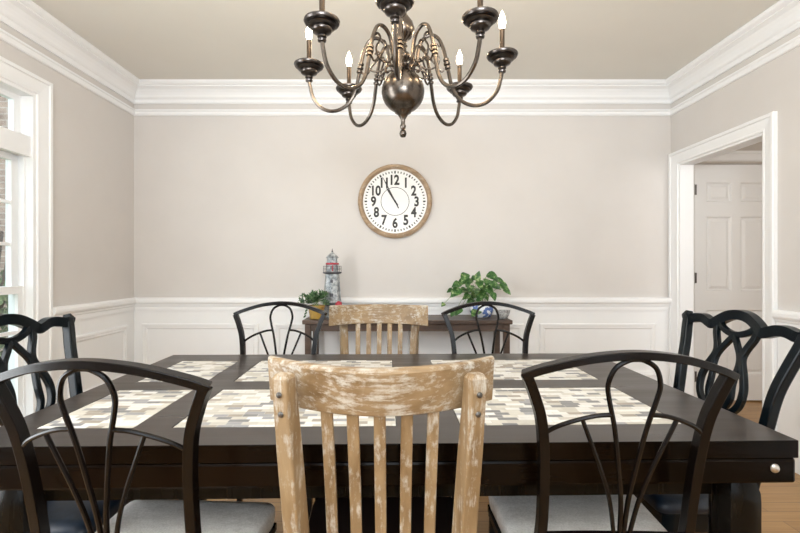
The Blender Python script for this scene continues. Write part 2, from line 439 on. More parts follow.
def casing_y(bm, y, x0, x1, z1, w):
    prof = [(0, .004), (.012, .013), (w - .03, .016), (w - .022, .024), (w, .022), (w, 0), (0, 0)]
    pts = [((x0, 0), (-1, 0)), ((x0, z1), (-1, 1)), ((x1, z1), (1, 1)), ((x1, 0), (1, 0))]
    rings = [[bm.verts.new((px + sx * d, y - t, pz + sz * d)) for d, t in prof] for (px, pz), (sx, sz) in pts]
    for i in range(3):
        A, Bq = rings[i], rings[i + 1]
        for j in range(len(prof)): bm.faces.new((A[j], A[(j + 1) % len(prof)], Bq[(j + 1) % len(prof)], Bq[j]))
    bm.faces.new(rings[0]); bm.faces.new(rings[-1])
casing_y(bm, 0, -.004, dw + .004, dh + .022, .09); build('door_casing', bm, 'doorwhite', door)
moulding('baseboard_hall', [(HD[1] + .10, HY), (HX, HY), (HX, YF)], base)

# ------------------------------------------------------------------ windows (left wall and rear wall)
def window(name, y0, y1, z0, z1, tb=(1.815, 1.985)):
    w = thing(name, None, None, (XL, 0, 0)); w['kind'] = 'structure'
    bm = BM(); casing(bm, 0, y0, y1, z1, CW, 1, z0, True); build('window_casing', bm, 'white', w)
    fr = .02; bm = BM()
    box(bm, (-TW, y0 - .001, z0), (.002, y0 + fr, z1)); box(bm, (-TW, y1 - fr, z0), (.002, y1 + .001, z1))
    box(bm, (-TW, y0 + fr, z1 - fr), (.002, y1 - fr, z1 + .001)); box(bm, (-TW, y0 + fr, z0 - .001), (.002, y1 - fr, z0 + fr))
    box(bm, (-TW, y0 + fr, tb[0] + .045), (-.035, y1 - fr, tb[1] - .035)); box(bm, (-.05, y0 + fr, tb[0] + .03), (-.012, y1 - fr, tb[1] - .02))
    # parting stops
    for s in (y0 + fr, y1 - fr - .014): box(bm, (-.062, s, z0 + fr), (-.045, s + .014, tb[0] + .04))
    build('window_frame', bm, 'white', w)
    bm = BM(); box(bm, (-.03, y0 - .04, z0 - .012), (.06, y1 + .04, z0 + .016)); build('window_sill', bm, 'white', w, bevel=.005)
    def sash(nm, a, b, x, rows_, st=.048, rl=.05, topr=None):
        bm = BM(); x0, x1 = x - .035, x
        box(bm, (x0, y0 + fr, a), (x1, y0 + fr + st, b)); box(bm, (x0, y1 - fr - st, a), (x1, y1 - fr, b))
        box(bm, (x0, y0 + fr + st, a), (x1, y1 - fr - st, a + rl)); box(bm, (x0, y0 + fr + st, b - (topr or rl)), (x1, y1 - fr - st, b))
        ga, gb = a + rl, b - (topr or rl); gl, gr = y0 + fr + st, y1 - fr - st
        for i in range(1, rows_): z = ga + (gb - ga) * i / rows_; box(bm, (x0 + .006, gl, z - .010), (x1 - .004, gr, z + .010))
        for i in range(1, 3): yy = gl + (gr - gl) * i / 3; box(bm, (x0 + .007, yy - .010, ga), (x1 - .005, yy + .010, gb))
        s = build(nm, bm, 'white', w)
        g = build('pane', B((x0 + .014, gl - .004, ga - .004), (x0 + .018, gr + .004, gb + .004)), 'glass', s)
    sash('transom_sash', tb[1] - .035, z1 - fr, -.075, 1, rl=.035)
    sash('upper_sash', 1.018, tb[0] + .045, -.09, 3, rl=.045)
    sash('lower_sash', z0 + fr, 1.062, -.05, 3, rl=.06, topr=.045)
    return w
window('window_1', *W1, *WZ)
window('window_2', *W2, *WZ)
w3 = thing('window_3', None, None, (0, YF, 0)); w3['kind'] = 'structure'
bm = BM()
for a in (-1.5, -.53, .48, 1.45): box(bm, (a, -.12, .35), (a + .05, .02, 2.3))
for z in (.35, 1.3, 2.25): box(bm, (-1.5, -.1, z), (1.5, .01, z + .05))
build('window_frame', bm, 'white', w3)
build('pane', B((-1.48, -.06, .38), (1.48, -.055, 2.27)), 'glass', w3)

# outside: brick wing of the house, lawn, shrub
struct('ground', B((-14, -8, -.5), (XL - .15, 14, -.06)), 'grass')
bw = build('brick_wing', B((-9.0, 5.2, -.5), (XL - .5, 5.5, 4.6)), 'brick')
tag(bw, 'brown brick exterior wall seen through the tall left window', 'brick wall')
sh = thing('shrub', 'leafy green shrub growing outside in front of the brick wall', 'shrub', (-4.0, 4.35, -.06))
def leafcloud(bm, nL, fpos, size):
    for _ in range(nL):
        p = fpos(); u = Vector((random.gauss(0, 1), random.gauss(0, 1), random.gauss(0, 1))).normalized(); v = u.orthogonal().normalized()
        s = size * random.uniform(.7, 1.3)
        bm.faces.new([bm.verts.new(p + q) for q in (-u * s, v * s * .45 - u * s * .2, u * s, -v * s * .45 - u * s * .2)])
def sp():
    while True:
        p = Vector((random.uniform(-1, 1), random.uniform(-1, 1), random.uniform(-1, 1)))
        if p.length < 1 and random.random() < p.length + .3: return Vector((p.x * .55, p.y * .45, 0.62 + p.z * .62))
bm = BM(); leafcloud(bm, 900, sp, .055); build('foliage', bm, 'shrubleaf', sh)
bm = BM()
for i in range(7):
    a = i * .9; sweep(bm, spline([(0, 0, 0), (.08 * math.cos(a), .08 * math.sin(a), .6), (.3 * math.cos(a), .28 * math.sin(a), 1.6)], 4), circ(.018, 6), (0, 1, .1))
build('stem', bm, 'soil', sh)

# ------------------------------------------------------------------ dining table
tb = thing('dining_table', 'large espresso wooden dining table with stone mosaic inlays in its top', 'table', (-.043, 1.606, 0), R(1.2))
hw, hd, zt = 1.005, .545, .76
ym = [(-.425, -.065), (.045, .405)]
xm = [(-.90, -.65), (-.55, .035), (.205, .80)]
bm = BM(); xs = sorted({-hw, hw} | {c for q in xm for c in q}); ys = sorted({-hd, hd} | {c for q in ym for c in q})
# top slab with recesses for the panels: rounded outline slab below, grid of border boards on top
def slab_grid(bm, z0, z1):
    xs_ = xs; ys_ = ys; V = {}
    isin = lambda i, j: any(abs(xs_[i] - q[0]) < 1e-6 for q in xm) and any(abs(ys_[j] - q[0]) < 1e-6 for q in ym)
    g = lambda i, j, k: V.setdefault((i, j, k), bm.verts.new((xs_[i], ys_[j], (z0, z1, z1 - .004)[k])))
    nx, ny = len(xs_) - 1, len(ys_) - 1
    for i in range(nx):
        for j in range(ny):
            if isin(i, j):
                q = [(i, j), (i + 1, j), (i + 1, j + 1), (i, j + 1)]
                bm.faces.new([g(a, b, 2) for a, b in q])
                for (a, b), (c, d) in zip(q, q[1:] + q[:1]): bm.faces.new((g(a, b, 1), g(c, d, 1), g(c, d, 2), g(a, b, 2)))
            else: bm.faces.new([g(a, b, 1) for a, b in ((i, j), (i + 1, j), (i + 1, j + 1), (i, j + 1))])
            bm.faces.new([g(a, b, 0) for a, b in ((i, j), (i, j + 1), (i + 1, j + 1), (i + 1, j))])
    for i in range(nx):
        for j in (0, ny): bm.faces.new((g(i, j, 0), g(i + 1, j, 0), g(i + 1, j, 1), g(i, j, 1)))
    for j in range(ny):
        for i in (0, nx): bm.faces.new((g(i, j, 0), g(i, j + 1, 0), g(i, j + 1, 1), g(i, j, 1)))
slab_grid(bm, zt - .043, zt)
top = build('tabletop', bm, 'table_top', tb, bevel=0)
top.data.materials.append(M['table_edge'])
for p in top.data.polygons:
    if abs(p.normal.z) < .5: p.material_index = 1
bv = top.modifiers.new('bevel', 'BEVEL'); bv.width = .006; bv.segments = 3; bv.limit_method = 'ANGLE'; bv.angle_limit = R(60)
for q in xm:
    for r in ym:
        o = build('mosaic_inlay', B((q[0] + .0015, r[0] + .0015, zt - .0038), (q[1] - .0015, r[1] - .0015, zt - .0005)), 'mosaic', tb)
        o['label'] = 'stone strip mosaic inlay'
build('lower_board', B((-hw + .003, -hd + .003, zt - .106), (hw - .003, hd - .003, zt - .0445)), 'table_edge', tb, bevel=.007)
bm = BM(); a, b = hw - .15, hd - .10
for s in (-1, 1):
    box(bm, (-a, s * b - .012, zt - .172), (a, s * b + .012, zt - .106)); box(bm, (s * a - .012, -b + .012, zt - .172), (s * a + .012, b - .012, zt - .106))
build('apron', bm, 'table_leg', tb)
def sq(a, z): return 1 / max(abs(math.cos(a)), abs(math.sin(a))) ** .45
for sx in (-1, 1):
    for sy in (-1, 1):
        bm = BM(); c = (sx * .905 + .0, sy * (hd - .075), 0)
        lathe(bm, [(.030, 0), (.038, .02), (.034, .06), (.030, .09), (.040, .16), (.047, .30), (.047, .59), (.046, .612), (.040, .634), (.034, .645), (.032, zt - .1062)], c, 32, fn=sq)
        build('leg', bm, 'table_leg', tb, True)
for s in (-1, 1):
    bm = BM(); lathe(bm, [(.011, 0), (.011, .003), (.008, .007), (.001, .009)], (s * .948, -hd + .004, zt - .068), 12, mat=Matrix.Rotation(R(90), 4, 'X'))
    build('bolt', bm, 'steel', tb, True)

# ------------------------------------------------------------------ wrought iron fan-back chair
def iron_chair(label):
    t = thing('iron_dining_chair', label, 'chair', group='fan-back iron chairs along both long sides of the table')
    yb = lambda z: -.255 + (1.0 - z) * .165 if z > .47 else -.1676 - (.47 - z) * .12
    hwz = lambda z: .228 if z > .94 else .172 + max(0, z - .75) * .29
    P = lambda u, z: (u, yb(z) - .034 * (1 - min(1, (u / hwz(z)) ** 2)), z)   # the back bows rearwards at its middle
    top = spline([P(-.228, .941), P(-.19, .958), P(-.12, .980), P(-.06, .991), P(0, .995), P(.06, .991), P(.12, .980), P(.19, .958), P(.228, .941)], 5)
    build('top_rail', sweep(BM(), top, rect(.017, .030)), 'iron', t, bevel=.002)
    for s in (-1, 1):
        pts = spline([(s * h, yb(z), z) for h, z in ((.219, .942), (.200, .895), (.182, .835), (.172, .74), (.168, .60), (.172, .47), (.185, .2), (.192, 0.0))], 6)
        build('back_post', sweep(BM(), pts, rect(.022, .026)), 'iron', t, bevel=.002)
    loop = spline([P(-.004, .572), P(-.008, .66), P(-.019, .74), P(-.034, .83), P(-.050, .895), P(-.055, .930), P(-.043, .965), P(-.018, .982), P(0, .985),
                   P(.018, .982), P(.043, .965), P(.055, .930), P(.050, .895), P(.034, .83), P(.019, .74), P(.008, .66), P(.004, .572)], 6)
    build('back_loop', sweep(BM(), loop, circ(.0055)), 'iron', t, True)
    for s in (-1, 1):
        arc = spline([P(s * .040, .862), P(s * .075, .858), P(s * .115, .845), P(s * .15, .828), P(s * .178, .806)], 5)
        build('arched_brace', sweep(BM(), arc, circ(.0052)), 'iron', t, True)
        rod = spline([P(s * .102, .850), P(s * .082, .80), P(s * .056, .735), P(s * .032, .66), P(s * .016, .572)], 5)
        build('back_rod', sweep(BM(), rod, circ(.0050)), 'iron', t, True)
    low = spline([P(-.165, .552), P(-.08, .570), P(0, .575), P(.08, .570), P(.165, .552)], 5)
    build('lower_rail', sweep(BM(), low, rect(.014, .016)), 'iron', t)
    # cushion and its frame
    bm = BM(); f = [(-.222, .198), (.222, .198), (.205, -.150), (-.205, -.150)]
    lay = [(.985, .428), (1.0, .438), (1.01, .456), (1.005, .474), (.98, .483), (.85, .488), (.4, .490)]
    rings = [[bm.verts.new((x * k, .03 + (y - .03) * k, z)) for x, y in spline2(f)] for k, z in lay]
    for A, Bq in zip(rings, rings[1:]):
        for j in range(len(A)): bm.faces.new((A[j], A[(j + 1) % len(A)], Bq[(j + 1) % len(A)], Bq[j]))
    bm.faces.new(rings[0][::-1]); bm.faces.new(rings[-1])
    build('seat_cushion', bm, 'fabric', t, True, angle=60)
    bm = BM(); box(bm, (-.212, -.158, .408), (.212, -.140, .428)); box(bm, (-.222, .170, .408), (.222, .188, .428))
    for s in (-1, 1): sweep(bm, [(s * .208, -.15, .418), (s * .216, .16, .418)], rect(.018, .020), (0, 0, 1))
    build('seat_frame', bm, 'iron', t)
    for s in (-1, 1):
        leg = spline([(s * .212, .155, .410), (s * .216, .162, .25), (s * .222, .178, .08), (s * .227, .188, 0.0)], 5)
        build('front_leg', sweep(BM(), leg, rect(.020, .020)), 'iron', t, bevel=.002)
        arch = spline([(s * .196, -.185, .12), (s * .208, -.09, .30), (s * .214, 0, .378), (s * .216, .07, .34), (s * .220, .166, .12)], 6)
        build('side_arch', sweep(BM(), arch, circ(.006), (1, 0, 0)), 'iron', t, True)
    return t
def spline2(f, r=.035):
    out = []; L = len(f)
    for i in range(L):
        p, q, s = Vector(f[i]), Vector(f[i - 1]), Vector(f[(i + 1) % L])
        a = p + (q - p).normalized() * r; b = p + (s - p).normalized() * r
        for k in range(5):
            u = k / 4; out.append(tuple(a.lerp(p, u).lerp(p.lerp(b, u), u)))
    return out
ic = iron_chair('')
place(ic, (.509, 1.225, 0), R(-.8), 'iron fan-back chair in the foreground right of the oak chair, its back to the camera')
place(copy_tree(ic), (-.582, 1.14, 0), R(-3), 'iron fan-back chair in the foreground left of the oak chair, its back to the camera')
place(copy_tree(ic), (-.572, 1.98, 0), R(181), 'iron fan-back chair behind the table in front of the mustard potted plant')
place(copy_tree(ic), (.455, 1.98, 0), R(179), 'iron fan-back chair behind the table in front of the large leafy pothos')

# ------------------------------------------------------------------ limed oak slat-back chair
def oak_chair(label):
    t = thing('wooden_slat_chair', label, 'chair', group='limed oak slat-back chairs at the middle of both long sides')
    yb = lambda z: -.315 + (.99 - z) * .22
    cy = lambda x: -.328 + .115 * (abs(x) / .25) ** 1.9
    bm = BM(); n_ = 24; rings = []
    for i in range(n_ + 1):
        x = -.250 + .500 * i / n_; y = cy(x)
        zc = .012 * (1 - (x / .246) ** 2)
        lo = .880; hi = .981 - zc * .2
        y0, y1 = y + .0, y + .024
        dz = .022
        rings.append([bm.verts.new(p) for p in ((x, y0 + dz, lo), (x, y1 + dz, lo), (x, y1 + .008, hi - .006), (x, y1, hi), (x, y0 + .004, hi), (x, y0, hi - .008))])
    for A, Bq in zip(rings, rings[1:]):
        for j in range(6): bm.faces.new((A[j], A[(j + 1) % 6], Bq[(j + 1) % 6], Bq[j]))
    bm.faces.new(rings[0][::-1]); bm.faces.new(rings[-1])
    build('crest_rail', bm, 'oak_x', t, True, bevel=.003)
    for s in (-1, 1):
        bm = BM(); rings = []
        ang = s * R(20)
        for z, w_, d_, yo in ((0, .030, .032, -.05), (.25, .031, .036, -.005), (.45, .034, .044, .0), (.60, .037, .046, .0), (.80, .037, .044, 0), (.93, .036, .038, 0), (.956, .038, .034, 0), (.966, .026, .022, 0)):
            yc = (-.232 - (z - .45) * .125) if z > .45 else -.232 + (z - .45) * .10
            xc = s * (.168 + (z - .45) * .050 if z > .45 else .168)
            ring = []
            for a, b in rect(w_, d_):
                xa = a * math.cos(ang) - b * math.sin(ang); ya = a * math.sin(ang) + b * math.cos(ang)
                ring.append(bm.verts.new((xc + xa, yc + ya, z)))
            rings.append(ring)
        for A, Bq in zip(rings, rings[1:]):
            for j in range(4): bm.faces.new((A[j], A[(j + 1) % 4], Bq[(j + 1) % 4], Bq[j]))
        bm.faces.new(rings[0][::-1]); bm.faces.new(rings[-1])
        p = build('back_post', bm, 'oak_z', t, bevel=.004)
        for z in (.885, .925):
            yc = -.232 - (z - .45) * .125; xc = s * (.168 + (z - .45) * .050)
            m4 = Matrix.Rotation(ang, 4, 'Z') @ Matrix.Rotation(R(90), 4, 'X')
            off = Vector((math.sin(ang) * .0205, -math.cos(ang) * .0205, 0))
            bm = BM(); lathe(bm, [(.0062, 0), (.0062, .0012), (.004, .003), (.0005, .0034)], Vector((xc, yc, z)) + off, 12, mat=m4)
            build('screw_head', bm, 'hinge', p, True)
    for i in range(5):
        xt = (i - 2) * .0555; xb = (i - 2) * .052
        top_ = Vector((xt, cy(xt) + .034, .892 - .0)); bot = Vector((xb, -.205, .455))
        mid = top_.lerp(bot, .5) + Vector((0, .012, 0))
        bm = BM(); sweep(bm, spline([top_, mid, bot], 6), rect(.0245, .013))
        build('slat', bm, 'oak_z', t, bevel=.002)
    bm = BM(); rings = [[bm.verts.new((x * k, y * k, z)) for x, y in spline2([(-.225, .215), (.225, .215), (.20, -.205), (-.20, -.205)], .05)] for k, z in ((.97, .430), (1, .438), (1, .450), (.985, .457), (.8, .452))]
    for A, Bq in zip(rings, rings[1:]):
        for j in range(len(A)): bm.faces.new((A[j], A[(j + 1) % len(A)], Bq[(j + 1) % len(A)], Bq[j]))
    bm.faces.new(rings[0][::-1]); bm.faces.new(rings[-1])
    build('seat', bm, 'darkseat', t, True)
    bm = BM()
    box(bm, (-.165, -.20, .375), (.165, -.18, .430)); box(bm, (-.18, .165, .375), (.18, .185, .430))
    for s in (-1, 1): box(bm, (s * .175 - .01, -.18, .375), (s * .175 + .01, .165, .430))
    build('seat_apron', bm, 'oak_x', t)
    for s in (-1, 1): build('front_leg', B((s * .195 - .018, .155, 0), (s * .195 + .018, .191, .431)), 'oak_z', t, bevel=.003)
    bm = BM()
    for s in (-1, 1): box(bm, (s * .182 - .008, -.235, .17), (s * .182 + .008, .16, .195))
    box(bm, (-.175, -.04, .175), (.175, -.02, .19)); build('stretcher', bm, 'oak_x', t)
    return t
oc = oak_chair('')
place(oc, (-.033, 1.198, 0), 0, 'weathered limed oak slat-back chair in the foreground with its back to the camera')
place(copy_tree(oc), (-.088, 2.08, 0), R(180), 'limed oak slat-back chair on the far side of the table facing the camera')

# ------------------------------------------------------------------ black carved splat-back chair
def carved_chair(label):
    t = thing('carved_dining_chair', label, 'chair', group='black ribbon-splat chairs at the table ends')
    yb = lambda z: -.25 + (1.0 - z) * .30 - max(0, .8 - z) * .10
    P = lambda u, z: (u, yb(z), z)
    half = [(.276, .992), (.262, .975), (.235, .974), (.20, .982), (.165, .982), (.135, .972), (.112, .968), (.085, .986), (.045, 1.006), (0, 1.013)]
    pts = [P(-u, z) for u, z in half] + [P(u, z) for u, z in half[::-1][1:]]
    build('crest_rail', sweep(BM(), spline(pts, 5), rect(.034, .026)), 'black', t, bevel=.006, smooth=True, angle=50)
    for s in (-1, 1):
        q = [(.262, .990), (.255, .95), (.235, .88), (.218, .80), (.208, .70), (.203, .60), (.200, .46)]
        pts = spline([P(s * u, z) for u, z in q] + [(s * .200, yb(.46) - .02, .25), (s * .20, yb(.46) - .07, 0)], 5)
        build('back_post', sweep(BM(), pts, rect(.032, .030)), 'black', t, bevel=.005)
    bm = BM()
    sec = rect(.021, .018)
    eye = [(-.092, .985), (-.055, .958), (0, .945), (.055, .958), (.092, .985)]
    sweep(bm, spline([P(*e) for e in eye], 6), sec)
    for s in (-1, 1):
        outer = [(.094, .985), (.088, .945), (.066, .900), (.062, .868), (.086, .820), (.100, .775), (.092, .725), (.055, .690), (0, .678)]
        sweep(bm, spline([P(s * u, z) for u, z in outer], 6), sec)
        inner = [(-.004, .948), (.022, .915), (.047, .880), (.056, .845), (.050, .790), (.052, .740), (.035, .705), (.010, .688)]
        sweep(bm, spline([P(s * u, z + .0) for u, z in inner], 6), rect(.019, .016))
    rings = [[bm.verts.new(Vector(P(u, z)) + Vector((0, d, 0))) for u, d in ((-w_, -.008), (w_, -.008), (w_, .008), (-w_, .008))] for z, w_ in ((.70, .045), (.66, .030), (.58, .034), (.50, .055), (.462, .075))]
    for A, Bq in zip(rings, rings[1:]):
        for j in range(4): bm.faces.new((A[j], A[(j + 1) % 4], Bq[(j + 1) % 4], Bq[j]))
    bm.faces.new(rings[0]); bm.faces.new(rings[-1][::-1])
    build('ribbon_splat', bm, 'black', t, bevel=.003)
    f = [(-.212, .150), (.212, .150), (.205, -.105), (-.205, -.105)]
    bm = BM(); rings = [[bm.verts.new((x * k, .05 + (y - .05) * k, z)) for x, y in spline2(f, .03)] for k, z in ((.99, .440), (1, .448), (1, .458), (.97, .470), (.8, .478), (.4, .481))]
    for A, Bq in zip(rings, rings[1:]):
        for j in range(len(A)): bm.faces.new((A[j], A[(j + 1) % len(A)], Bq[(j + 1) % len(A)], Bq[j]))
    bm.faces.new(rings[0][::-1]); bm.faces.new(rings[-1])
    build('seat', bm, 'navyseat', t, True, angle=60)
    bm = BM()
    box(bm, (-.19, -.122, .38), (.19, -.10, .44)); box(bm, (-.20, .122, .38), (.20, .143, .44))
    for s in (-1, 1): box(bm, (s * .195 - .011, -.10, .38), (s * .195 + .011, .122, .44))
    build('seat_rail', bm, 'black', t, bevel=.003)
    for s in (-1, 1):
        pts = spline([(s * .188, .122, .435), (s * .196, .132, .34), (s * .190, .124, .2), (s * .185, .118, .08), (s * .190, .127, .015), (s * .194, .132, 0)], 5)
        build('front_leg', sweep(BM(), pts, rect(.040, .040), scale=lambda k: 1 - .45 * k + (.2 if k > .9 else 0)), 'black', t, bevel=.006)
    return t
cc = carved_chair('')
place(cc, (.938, 1.548, 0), R(90), 'black carved chair at the right end of the table near the doorway')
place(copy_tree(cc), (-.985, 1.415, 0), R(-90), 'black carved chair at the left end of the table by the window')

# ------------------------------------------------------------------ console table and what stands on it
CZ = .780
cn = thing('console_table', 'dark brown wooden console table against the wainscoted wall', 'table', (.085, 3.53, 0))
chw, chd = .785, .195
build('console_top', B((-chw, -chd, CZ - .032), (chw, chd, CZ)), 'console', cn, bevel=.006)
bm = BM()
for s in (-1, 1):
    box(bm, (-chw + .03, s * (chd - .03) - .009, CZ - .085), (chw - .03, s * (chd - .03) + .009, CZ - .032))
    box(bm, (s * (chw - .04) - .009, -chd + .04, CZ - .085), (s * (chw - .04) + .009, chd - .04, CZ - .032))
build('apron', bm, 'console', cn)
for sx in (-1, 1):
    for sy in (-1, 1):
        build('leg', B((sx * (chw - .040) - .022, sy * (chd - .035) - .022, 0), (sx * (chw - .040) + .022, sy * (chd - .035) + .022, CZ - .032)), 'console', cn, bevel=.003)
build('lower_shelf', B((-chw + .06, -chd + .04, .16), (chw - .06, chd - .04, .185)), 'console', cn)

def leaf(bm, p, d, up, L, W, curl=.25, heart=True):
    """leaf starting at p heading d"""
    d = Vector(d).normalized(); up = Vector(up); s = d.cross(up).normalized(); nn = s.cross(d).normalized()
    prof = [(-.10, .0), (-.08, .30), (.05, .47), (.25, .50), (.5, .40), (.75, .22), (1.0, .0)] if heart else [(0, .02), (.2, .35), (.5, .5), (.8, .3), (1, 0)]
    mids, ls, rs = [], [], []
    for t_, w_ in prof:
        c = Vector(p) + d * (L * max(t_, 0 if not heart else t_)) - nn * (curl * L * t_ * t_)
        mids.append(bm.verts.new(c - nn * 0.06 * W * (1 if 0 < t_ < 1 else 0)))
        ls.append(bm.verts.new(c + s * W * w_ + nn * .10 * W * w_)); rs.append(bm.verts.new(c - s * W * w_ + nn * .10 * W * w_))
    for i in range(len(prof) - 1):
        for a in (ls, rs):
            try: bm.faces.new((mids[i], mids[i + 1], a[i + 1], a[i]))
            except ValueError: pass

# large pothos in a blue and white pot
pp = thing('potted_pothos', 'large leafy variegated pothos in a blue and white pot on the console', 'potted plant', (.672, 3.52, CZ))
bm = BM(); lathe(bm, [(.050, 0), (.072, .012), (.092, .045), (.095, .075), (.084, .105), (.088, .115), (.080, .115), (.076, .100), (.07, .095)], n=28)
build('pot', bm, 'porcelain', pp, True)
build('soil', lathe(BM(), [(.070, .088), (.072, .096), (.01, .102)], n=20), 'soil', pp, True)
fo, stm = BM(), BM()
px2 = lambda px, y, d=3.45: Vector(((px - 396) * d / 448 - .672, d - 3.52, 1.18 + (267 - y) * d / 448 - CZ))
spots = [(464, 278, .10), (473, 279, .06), (456, 285, .09), (455, 293, .11), (462, 291, .08), (470, 288, .09), (478, 276, .08, 'up'), (480, 285, .09), (487, 283, .09), (494, 277, .11), (500, 281, .10),
         (490, 291, .10), (482, 295, .09), (474, 296, .09), (505, 287, .09), (508, 292, .07), (468, 283, .09), (486, 297, .09), (476, 291, .1), (466, 297, .08), (497, 287, .08), (461, 283, .08),
         (484, 289, .09), (492, 284, .08), (479, 299, .08), (470, 301, .08), (494, 297, .08), (458, 312, .08), (453, 314, .08), (475, 313, .11), (443, 305, .05), (468, 291, .08), (450, 291, .07)]
for k, q in enumerate(spots):
    dd = 3.45 + random.uniform(-.10, .10)
    if q[0] < 478 and q[1] > 303: dd = 3.36
    c = px2(q[0], q[1], dd); L = q[2] * .90
    out = Vector((c.x, c.y - .04, .0)); out = out.normalized() if out.length > .01 else Vector((0, -1, 0))
    d = Vector((out.x * .7 + random.uniform(-.3, .3), -.55, -.35 + random.uniform(-.3, .25)))
    if len(q) > 3: d = Vector((.25, -.2, 1))
    d.normalize(); up = Vector((random.uniform(-.3, .3), -.75, .6))
    st0 = c - d * L * .5
    leaf(fo, st0, d, up, L, L * .80)
    a = Vector((random.uniform(-.04, .04), random.uniform(-.04, .04), .098))
    mid = a.lerp(st0, .55) + Vector((0, 0, .05 + .05 * (q[1] > 303)))
    sweep(stm, spline([a, mid, st0], 5), circ(.0018, 5), (.1, 1, .2))
build('foliage', fo, 'leaf', pp); build('stem', stm, 'stem', pp, True)

# speckled dish on the console's right end
dp = build('pottery_bowl', lathe(BM(), [(.022, 0), (.030, .004), (.046, .028), (.054, .058), (.056, .066), (.051, .066), (.044, .034), (.026, .012), (.005, .010)], n=24), 'bluegrey', None, True)
dp.location = (.815, 3.42, CZ); tag(dp, 'small speckled grey pottery bowl at the right end of the console', 'bowl')

# small plant in mustard pot
mp_ = thing('potted_succulent', 'small bushy green plant in a mustard yellow pot beside the lighthouse', 'potted plant', (-.607, 3.42, CZ))
build('pot', lathe(BM(), [(.044, 0), (.050, .004), (.060, .085), (.066, .088), (.066, .104), (.058, .104), (.055, .090), (.02, .088)], n=28), 'mustard', mp_, True)
fo, stm = BM(), BM()
for k in range(16):
    a = random.uniform(0, 2 * PI); r = random.uniform(.03, .115); zt_ = .10 + random.uniform(.03, .11) - r * .25
    if k < 3: a = PI + (k - 1) * .35; r = .125; zt_ = .165 - .03 * k
    tip = Vector((math.cos(a) * r, math.sin(a) * r * .7, zt_)); a0 = Vector((random.uniform(-.03, .03), random.uniform(-.03, .03), .09))
    path = spline([a0, a0.lerp(tip, .5) + Vector((0, 0, .035)), tip], 5)
    sweep(stm, path, circ(.0016, 5), (.1, 1, .2))
    for j, p in enumerate(path[3:]):
        for s in (-1, 1, 0):
            d = Vector((random.gauss(0, 1), random.gauss(0, 1), random.uniform(.0, 1.4)))
            leaf(fo, p, d, (random.uniform(-.4, .4), -.5, .8), random.uniform(.030, .050), .013, .12, False)
for k in range(4):
    p = Vector((-.055 - .006 * k, -.035, .10 - .022 * k)); leaf(fo, p, (-.5, -.5, -.6), (0, -.7, .6), .03, .017, .1, False)
build('foliage', fo, 'leaf2', mp_); build('stem', stm, 'stem', mp_, True)

# lighthouse model
lh = thing('lighthouse_ornament', 'silver distressed metal lighthouse ornament standing on the console', 'ornament', (-.505, 3.55, CZ))
bm = BM(); lathe(bm, [(.088, 0), (.088, .012), (.082, .018), (.078, .02), (.055, .345), (.052, .350)], n=8); build('tower', bm, 'silver', lh)
build('band', lathe(BM(), [(.0745, .10), (.0775, .102), (.0755, .122), (.0725, .123)], n=8), 'darkgrey', lh)
build('gallery', lathe(BM(), [(.060, .350), (.074, .356), (.074, .366), (.05, .368)], n=8), 'darkgrey', lh)
bm = BM()
for i in range(8):
    a = 2 * PI * i / 8; sweep(bm, [(.070 * math.cos(a), .070 * math.sin(a), .366), (.070 * math.cos(a), .070 * math.sin(a), .415)], circ(.0022, 5), (1, .2, 0))
for z in (.39, .413): sweep(bm, [(.070 * math.cos(2 * PI * i / 24), .070 * math.sin(2 * PI * i / 24), z) for i in range(24)], circ(.0018, 5), (0, 0, 1), True)
build('railing', bm, 'darkgrey', lh)
build('watch_room', lathe(BM(), [(.049, .366), (.047, .425)], n=8), 'silver', lh)
build('red_band', lathe(BM(), [(.050, .425), (.052, .428), (.052, .437), (.048, .44)], n=8), 'red', lh)
build('lantern_glass', lathe(BM(), [(.036, .438), (.036, .480)], n=8), 'silver', lh)
for i in range(8):
    a = 2 * PI * (i + .0) / 8
    build('lantern_bar', sweep(BM(), [(.040 * math.cos(a), .040 * math.sin(a), .437), (.040 * math.cos(a), .040 * math.sin(a), .482)], circ(.0025, 5), (1, .2, 0)), 'silver', lh)
build('roof', lathe(BM(), [(.050, .480), (.050, .484), (.030, .506), (.010, .522), (.007, .528)], n=8), 'silver', lh)
build('finial', lathe(BM(), [(.003, .520), (.006, .530), (.007, .535), (.003, .540), (.002, .552), (.0005, .556)], n=8), 'darkgrey', lh, True)
for (z, w_, h_) in ((.28, .010, .022), (.17, .012, .026)):
    build('window', B((.004 - w_, -.0745 + (z - .17) * .055, z), (.004 + w_, -.055, z + h_)), 'darkgrey', lh)
build('flag', B((.006, -.0545, .372), (.014, -.0475, .42)), 'red', lh)
lh.scale = (1, 1, .975)
ht = build('red_ornament', lathe(BM(), [(.018, 0), (.026, .015), (.027, .07), (.028, .10), (.022, .124), (.008, .134), (.0005, .135)], n=16), 'red', None, True)
ht.location = (-.440, 3.44, CZ); tag(ht, 'small red rounded ornament just right of the lighthouse, behind the oak chair', 'ornament')

